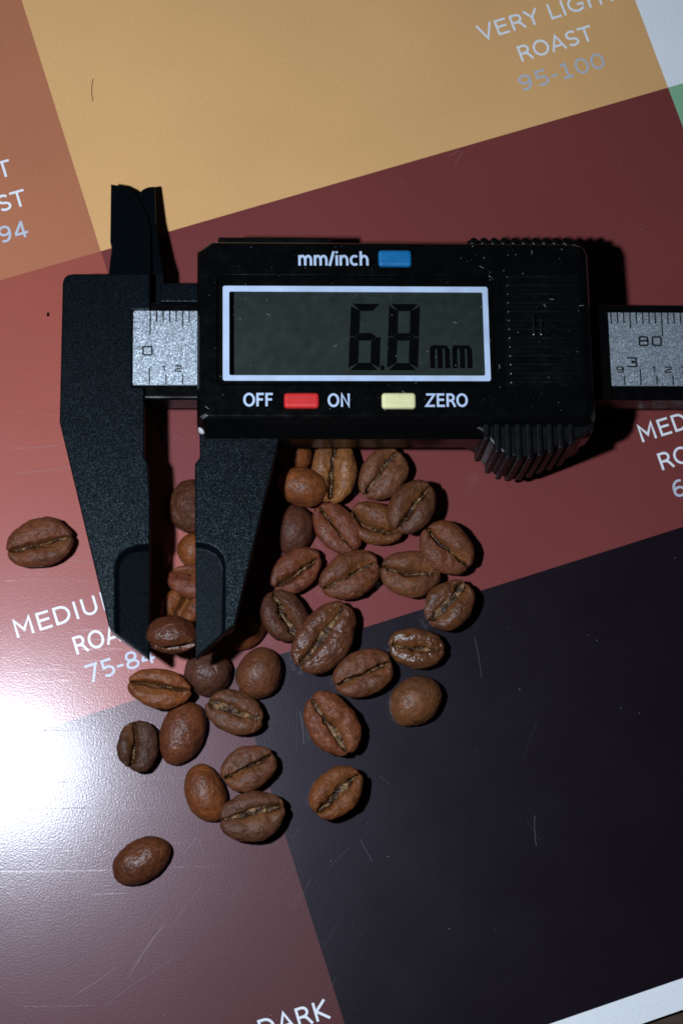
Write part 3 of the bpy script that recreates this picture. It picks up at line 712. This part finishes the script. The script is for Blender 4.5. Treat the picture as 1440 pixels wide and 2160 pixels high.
def make_bean(px, label, L, Wd, ang, col, rough=0.48, kind='crease', zoff=0.0, roll=0.0, tilt=0.0, seed=0,
              gw=0.25, gd=1.25, dip=0.55, curve=0.0, off=0.0, chaff=1.0, asym=0.0, egg=0.0, lump=1.0, cb=None, ct=None, full=0.0):
    """one bean. px: photo centre; L, Wd: length and width in photo pixels; ang: direction of the long axis in degrees"""
    rs = np.random.default_rng(100 + seed); zc = zoff + 2.6
    ca, sa = math.cos(math.radians(ang)), -math.sin(math.radians(ang))
    e0 = np.array(at(px[0] - L / 2 * ca, px[1] - L / 2 * sa, zc)); e1 = np.array(at(px[0] + L / 2 * ca, px[1] + L / 2 * sa, zc))
    f0 = np.array(at(px[0] - Wd / 2 * sa, px[1] + Wd / 2 * ca, zc)); f1 = np.array(at(px[0] + Wd / 2 * sa, px[1] - Wd / 2 * ca, zc))
    a = np.linalg.norm(e1 - e0) / 2; b_ = np.linalg.norm(f1 - f0) / 2; th = math.atan2(e1[1] - e0[1], e1[0] - e0[0])
    crease = kind == 'crease'
    if crease: cb_, ct_ = cb or b_ * 0.82, ct or b_ * 0.48
    else: cb_, ct_ = cb or b_ * 0.32, ct or b_ * 1.02
    P = ICO; x, y, z = P[:, 0].copy(), P[:, 1].copy(), P[:, 2]
    rim = np.sqrt(np.maximum(1 - x * x, 1e-9)); tt = np.clip(y / np.maximum(rim, 1e-5), -1, 1)
    ph = rs.uniform(0, 6.3, 4)
    def y0(xx): return off + curve * (xx ** 2 - 0.35) + 0.035 * np.sin(3.1 * xx + ph[0]) + 0.018 * np.sin(7.3 * xx + ph[1]) + 0.010 * np.sin(15 * xx + ph[3])
    if crease:
        m_ = sstep(0.0, 0.35, z); c0 = np.clip(y0(x) / np.maximum(rim, 0.15), -.6, .6)
        s_ = np.where(tt > c0, (tt - c0) / (1 - c0), (tt - c0) / (1 + c0))
        s2 = np.sign(s_) * np.abs(s_) ** (1 + 0.75 * m_)
        t2 = np.where(s2 > 0, c0 + s2 * (1 - c0), c0 + s2 * (1 + c0)); y = t2 * rim
    rho2 = np.clip(x * x + y * y, 0, 1)
    def prof(r2, n_, k_): return np.clip(1 - np.clip(r2, 0, 1) ** (n_ / 2), 0, 1) ** k_
    hz = np.where(z > 0, ct_ * prof(rho2, 2.6 if crease else 2.0, 0.5), -cb_ * prof(rho2, 2.1 if crease else 2.8, 0.5))
    phi = np.arctan2(y, x)
    rad = 1 + 0.022 * np.sin(2 * phi + ph[0]) + 0.016 * np.sin(3 * phi + ph[1]) + 0.010 * np.sin(5 * phi + ph[2])
    X, Y, Z = a * x * rad, b_ * y * rad * (1 + egg * x), hz
    att = np.zeros(len(x))
    if crease:
        gw, gd = gw * 1.3, gd * 1.25
        s = b_ * (y - y0(x)); top = sstep(-0.05, 0.25, z)
        E = sstep(0.99, 0.80, np.abs(x - 0.0)); E2 = sstep(1.0, 0.55, np.abs(x))
        jag = vnoise(np.stack([x * a * 1.5, np.zeros_like(x), np.zeros_like(x)], 1) + ph[0] * 3) * 0.13 + vnoise(np.stack([x * a * 4.0, np.zeros_like(x), np.zeros_like(x)], 1) + ph[1] * 5) * 0.05
        s = s + jag * lump
        wn = gw * (0.75 + 0.5 * np.sin(2.3 * x + ph[2]) * 0.6 + 0.35 * np.sin(6 * x + ph[3]) * 0.5) * (0.55 + 0.45 * E2)
        wn = np.maximum(wn, 0.07)
        Z = Z - top * E2 * dip * np.exp(-(s / (0.42 * b_)) ** 2)
        # one lip falls steeply into the crease, the other slopes down to it
        slope = (0.35 + rs.uniform(0.6, 2.2)) * rs.choice((-1, 1)); ws = np.where(s * np.sign(slope) > 0, wn, wn + 0.45 * abs(slope) * E2 * (0.7 + 0.5 * np.sin(3 * x + ph[0])))
        gprof = np.exp(-(np.abs(s) / wn) ** 2.6) * 0.85 + 0.48 * np.exp(-(np.abs(s) / np.maximum(ws, .05)) ** 1.7)
        Z = Z - top * E * gd * gprof
        Z = Z + top * asym * np.tanh(s / 0.6) * E2
        # the crease nicks the rim at both ends
        nick = np.exp(-(s / 0.35) ** 2) * sstep(0.86, 1.0, np.abs(x)); X = X * (1 - 0.055 * nick)
        att = top * E * np.exp(-(np.abs(s) / (np.maximum(ws, wn) * 1.15)) ** 2)
        # little cracks running out of the crease ends
        for q in range(6):
            xe = rs.choice((-1, 1)) * rs.uniform(0.62, 0.82); d_ = rs.uniform(-1.2, 1.2); sl = rs.choice((-1, 1))
            u_ = (x - xe) * a; lx = u_ - sl * (0.35 * np.abs(s)) * d_; Z = Z - top * 0.24 * np.exp(-(lx / 0.10) ** 2) * sstep(1.5, 0.1, np.abs(s))
    Q = np.stack([X, Y, Z], 1)
    nrm = np.stack([x, y, z], 1) if not crease else np.stack([x * .6, y * .6, np.sign(z) * np.maximum(np.abs(z), .2)], 1)
    so = rs.uniform(0, 30, 3)
    n1 = vnoise(Q * 0.42 + so); n2 = vnoise(Q * 1.1 + so + 7); n3 = vnoise(Q * np.array([1.6, 3.4, 2.4]) + so + 13); n4 = vnoise(Q * np.array([3.2, 8, 6]) + so + 21)
    Q = Q + nrm * ((0.25 * n1 + 0.15 * n2 + 0.065 * n3 + 0.028 * n4) * lump * (1.0 if crease else 0.38))[:, None]
    Q *= U
    me = bpy.data.meshes.new('coffee_bean'); me.from_pydata(Q.tolist(), [], ICOF)
    me.polygons.foreach_set('use_smooth', [True] * len(me.polygons))
    ad = me.attributes.new('crease', 'FLOAT', 'POINT'); ad.data.foreach_set('value', att)
    o = link('coffee_bean', me, M['bean'])
    R = Euler((math.radians(roll), math.radians(tilt), th), 'XYZ').to_matrix()
    Rn = np.array(R); zmin = float((Q @ Rn.T)[:, 2].min()) / U
    zl = zoff - zmin; lx, ly = at(px[0], px[1], zl)
    o.location = (lx * U, ly * U, zl * U); o.rotation_euler = R.to_euler()
    o.color = (col[0] * 0.66, col[1] * 0.51, col[2] * 0.37, rough - 0.05)
    tag(o, label, 'coffee bean', 'roasted coffee beans on the chart')
    if crease and chaff > 0:
        nx, nyy = 90, 9; vs, fs = [], []
        xs = np.linspace(-0.86, 0.86, nx)
        for i, xx in enumerate(xs):
            yy0 = float(y0(np.array(xx))); r2 = min(xx * xx + yy0 * yy0, 1.0)
            e2 = float(sstep(1.0, 0.55, abs(xx))); base = ct_ * (max(0, 1 - r2 ** 1.3)) ** .5 - e2 * dip
            taper = float(sstep(0.90, 0.60, abs(xx)))
            wl = (gw * 0.66 * chaff + full) * (0.35 + 0.65 * taper) * (0.8 + 0.35 * math.sin(5 * xx + ph[1]))
            for j in range(nyy):
                t_ = j / (nyy - 1) * 2 - 1
                p = np.array([[a * xx * 2.2, t_ * 1.6 * wl * 2, 3.3]]) + so
                nz_ = float(vnoise(p * 2.1)[0]); nf = float(vnoise(p * 5.0 + 9)[0])
                zz = base - gd * (0.62 - 0.30 * full) * float(sstep(0.97, 0.78, abs(xx))) - 0.16 * t_ * t_ + 0.20 * nz_ + 0.09 * nf + full * 0.22 * (1 - t_ * t_)
                vs.append((a * xx * U, (b_ * yy0 * (1 + egg * xx) + t_ * wl + 0.05 * nf) * U, zz * U))
        for i in range(nx - 1):
            for j in range(nyy - 1):
                k_ = i * nyy + j; fs.append((k_, k_ + nyy, k_ + nyy + 1, k_ + 1))
        m2 = bpy.data.meshes.new('silverskin'); m2.from_pydata(vs, [], fs)
        for p in m2.polygons: p.use_smooth = True
        link('silverskin', m2, M['chaff'], o)
    return o

OR, BR, DK, RD, GO, PU = (0.27, 0.098, 0.036), (0.195, 0.076, 0.040), (0.115, 0.050, 0.034), (0.215, 0.073, 0.044), (0.34, 0.165, 0.065), (0.135, 0.058, 0.045)
BEANS = [
 ((84, 1145), 'brown creased bean lying alone left of the fixed jaw', 147, 100, 13, BR, dict(off=-.08, gw=.30, chaff=.7, rough=.5)),
 ((404, 1070), 'dark wrinkled bean highest in the gap between the jaws', 118, 96, 84, DK, dict(kind='round', lump=2.6, rough=.5)),
 ((408, 1160), 'smooth orange bean in the jaw gap below the dark wrinkled bean', 72, 68, 60, OR, dict(kind='round', rough=.43)),
 ((335, 1178), 'small brown bean half hidden under the fixed jaw edge', 62, 52, 80, BR, dict(kind='round', rough=.5)),
 ((408, 1226), 'reddish bean in the middle of the jaw gap', 116, 76, -8, RD, dict(roll=-20, off=.45, chaff=0, gd=.7)),
 ((382, 1284), 'light orange bean with open crease low in the jaw gap', 92, 84, 65, OR, dict(chaff=0, gw=.5, gd=.9, dip=.9)),
 ((361, 1345), 'glossy dark brown bean gripped between the jaw tips', 110, 84, -4, (0.125, 0.044, 0.026), dict(zoff=9.8, roll=78, rough=.36, chaff=.3, cb=3.3, ct=2.3, gw=.3, dip=.4)),
 ((516, 1333), 'orange brown bean mostly hidden beneath the sliding jaw tip', 96, 72, 35, OR, dict(kind='round', rough=.43)),
 ((600, 1298), 'dark bean tipped on its side with a golden split crease beside the sliding jaw', 118, 96, -62, DK, dict(roll=-12, gw=.55, gd=1.3, full=.18, asym=-.25, zoff=.6, cb=3.6)),
 ((638, 1027), 'smooth orange bean resting on top of others below the display housing', 108, 82, -13, OR, dict(kind='round', zoff=3.0, rough=.42)),
 ((622, 962), 'orange bean tucked behind the raised smooth one beside the sliding jaw', 72, 74, 60, OR, dict(kind='round', rough=.43)),
 ((704, 992), 'large golden tan bean emerging from under the display housing', 138, 98, 84, GO, dict(gw=.36, gd=1.2, dip=.7, off=.05, rough=.40, cb=3.6)),
 ((808, 1000), 'brown bean with a forked crease near the housing underside', 118, 98, 52, (0.20, 0.092, 0.056), dict(off=.12, gw=.26, full=.12, dip=.7)),
 ((868, 1069), 'dark brown bean stacked on its neighbours at the upper right of the pile', 122, 96, 52, (0.145, 0.062, 0.034), dict(zoff=2.2, roll=-6, off=-.1, gw=.28)),
 ((793, 1104), 'brown orange bean with a curved dark crease under the stacked bean', 122, 86, -22, (0.20, 0.082, 0.036), dict(curve=.35, off=-.15, gw=.36, gd=1.0, dip=.9, chaff=.5)),
 ((710, 1115), 'reddish bean with a long straight golden crease below the raised orange one', 128, 84, -52, RD, dict(gw=.20, gd=.9, off=-.05)),
 ((621, 1119), 'smooth purplish bean with a dark pit at its lower end', 104, 84, 78, PU, dict(kind='round', egg=.08)),
 ((941, 1156), 'brown creased bean at the right edge of the pile on red', 128, 102, -44, BR, dict(off=-.02, gw=.32, dip=.5, zoff=.2, roll=4)),
 ((866, 1210), 'brown bean with dark star cracks at the right end of its crease', 130, 98, -8, (0.20, 0.088, 0.046), dict(off=.05, curve=.15, gw=.30, chaff=.6, full=.05)),
 ((739, 1213), 'broad brown bean with a thin cream crease at the pile centre', 136, 98, 25, BR, dict(gw=.20, off=-.02, full=.08)),
 ((623, 1205), 'reddish brown bean with a dark crease touching the sliding jaw shadow', 124, 84, 34, RD, dict(gw=.30, off=-.14, chaff=.7)),
 ((948, 1276), 'split bean with wide glittering golden chaff on the red and black border', 118, 98, 48, (0.15, 0.065, 0.034), dict(gw=.62, gd=1.1, full=.55, off=.12, asym=-.35, roll=8, rough=.38, cb=3.4)),
 ((684, 1346), 'biggest bean, long and glossy with a rumpled crease', 172, 112, 53, (0.165, 0.068, 0.042), dict(gw=.42, gd=1.1, full=.22, rough=.34, off=.08, lump=1.3, cb=3.7)),
 ((877, 1368), 'shiny oily bean with glints along its lower lobe', 122, 84, -4, (0.17, 0.078, 0.038), dict(gw=.24, gd=.8, full=.06, rough=.22, lump=1.2)),
 ((765, 1420), 'brown bean with a fine wavy crease beside the biggest bean', 136, 96, 22, (0.19, 0.080, 0.045), dict(gw=.20, off=-.03)),
 ((876, 1479), 'smooth tan brown bean alone on the near black panel', 122, 98, 34, (0.235, 0.112, 0.055), dict(kind='round', rough=.42)),
 ((700, 1527), 'reddish orange bean with a ragged torn crease on the near black panel', 148, 106, -57, (0.24, 0.088, 0.046), dict(gw=.40, gd=1.2, full=.15, off=-.12, lump=1.3)),
 ((710, 1671), 'orange brown bean with a pale wide open crease, lowest on the near black panel', 128, 98, 42, (0.24, 0.095, 0.036), dict(gw=.42, gd=1.2, full=.22, off=-.08, cb=3.5)),
 ((439, 1420), 'smooth greyish dark bean right under the sliding jaw tip', 102, 98, 60, (0.125, 0.062, 0.048), dict(kind='round', lump=1.3, rough=.38)),
 ((547, 1421), 'smooth round brown bean right of the greyish one under the jaw tip', 112, 98, 72, (0.185, 0.080, 0.045), dict(kind='round', rough=.43)),
 ((336, 1452), 'orange brown creased bean lying over another at the bright glare edge', 136, 84, -7, OR, dict(zoff=1.6, gw=.24, off=.12, chaff=.6, rough=.46)),
 ((495, 1503), 'bean with a broad double golden crease at the centre of the lower cluster', 130, 90, -18, (0.175, 0.080, 0.044), dict(gw=.55, gd=1.0, full=.35, off=.08)),
 ((385, 1546), 'smooth reddish bean under the orange one in the lower cluster', 138, 96, 68, (0.22, 0.082, 0.042), dict(kind='round', rough=.36)),
 ((292, 1573), 'small dark chocolate bean with a wavy crease against the white glare', 108, 88, 82, (0.088, 0.046, 0.034), dict(gw=.28, gd=1.3, off=.22, curve=.2, chaff=.6, rough=.5)),
 ((434, 1673), 'smooth orange oval bean leaning against two creased beans', 128, 86, 106, OR, dict(kind='round', rough=.40)),
 ((524, 1620), 'brown bean with an orange lower lobe, upper of the two beside the smooth orange oval', 122, 94, 28, (0.20, 0.088, 0.050), dict(gw=.20, off=.05, asym=-.1)),
 ((532, 1721), 'large dull brown bean with rough sunken crease, below the orange lobed one', 140, 108, 12, (0.150, 0.072, 0.046), dict(gw=.42, gd=1.0, full=.2, off=.12, rough=.5)),
 ((299, 1815), 'smooth brown bean lying alone at the lower left', 138, 88, 30, (0.165, 0.062, 0.030), dict(kind='round', rough=.38, lump=1.2)),
]
for i, (p, lab, L, Wd, an, col, kw) in enumerate(BEANS):
    make_bean(p, lab, L, Wd, an, col, seed=i, **kw)
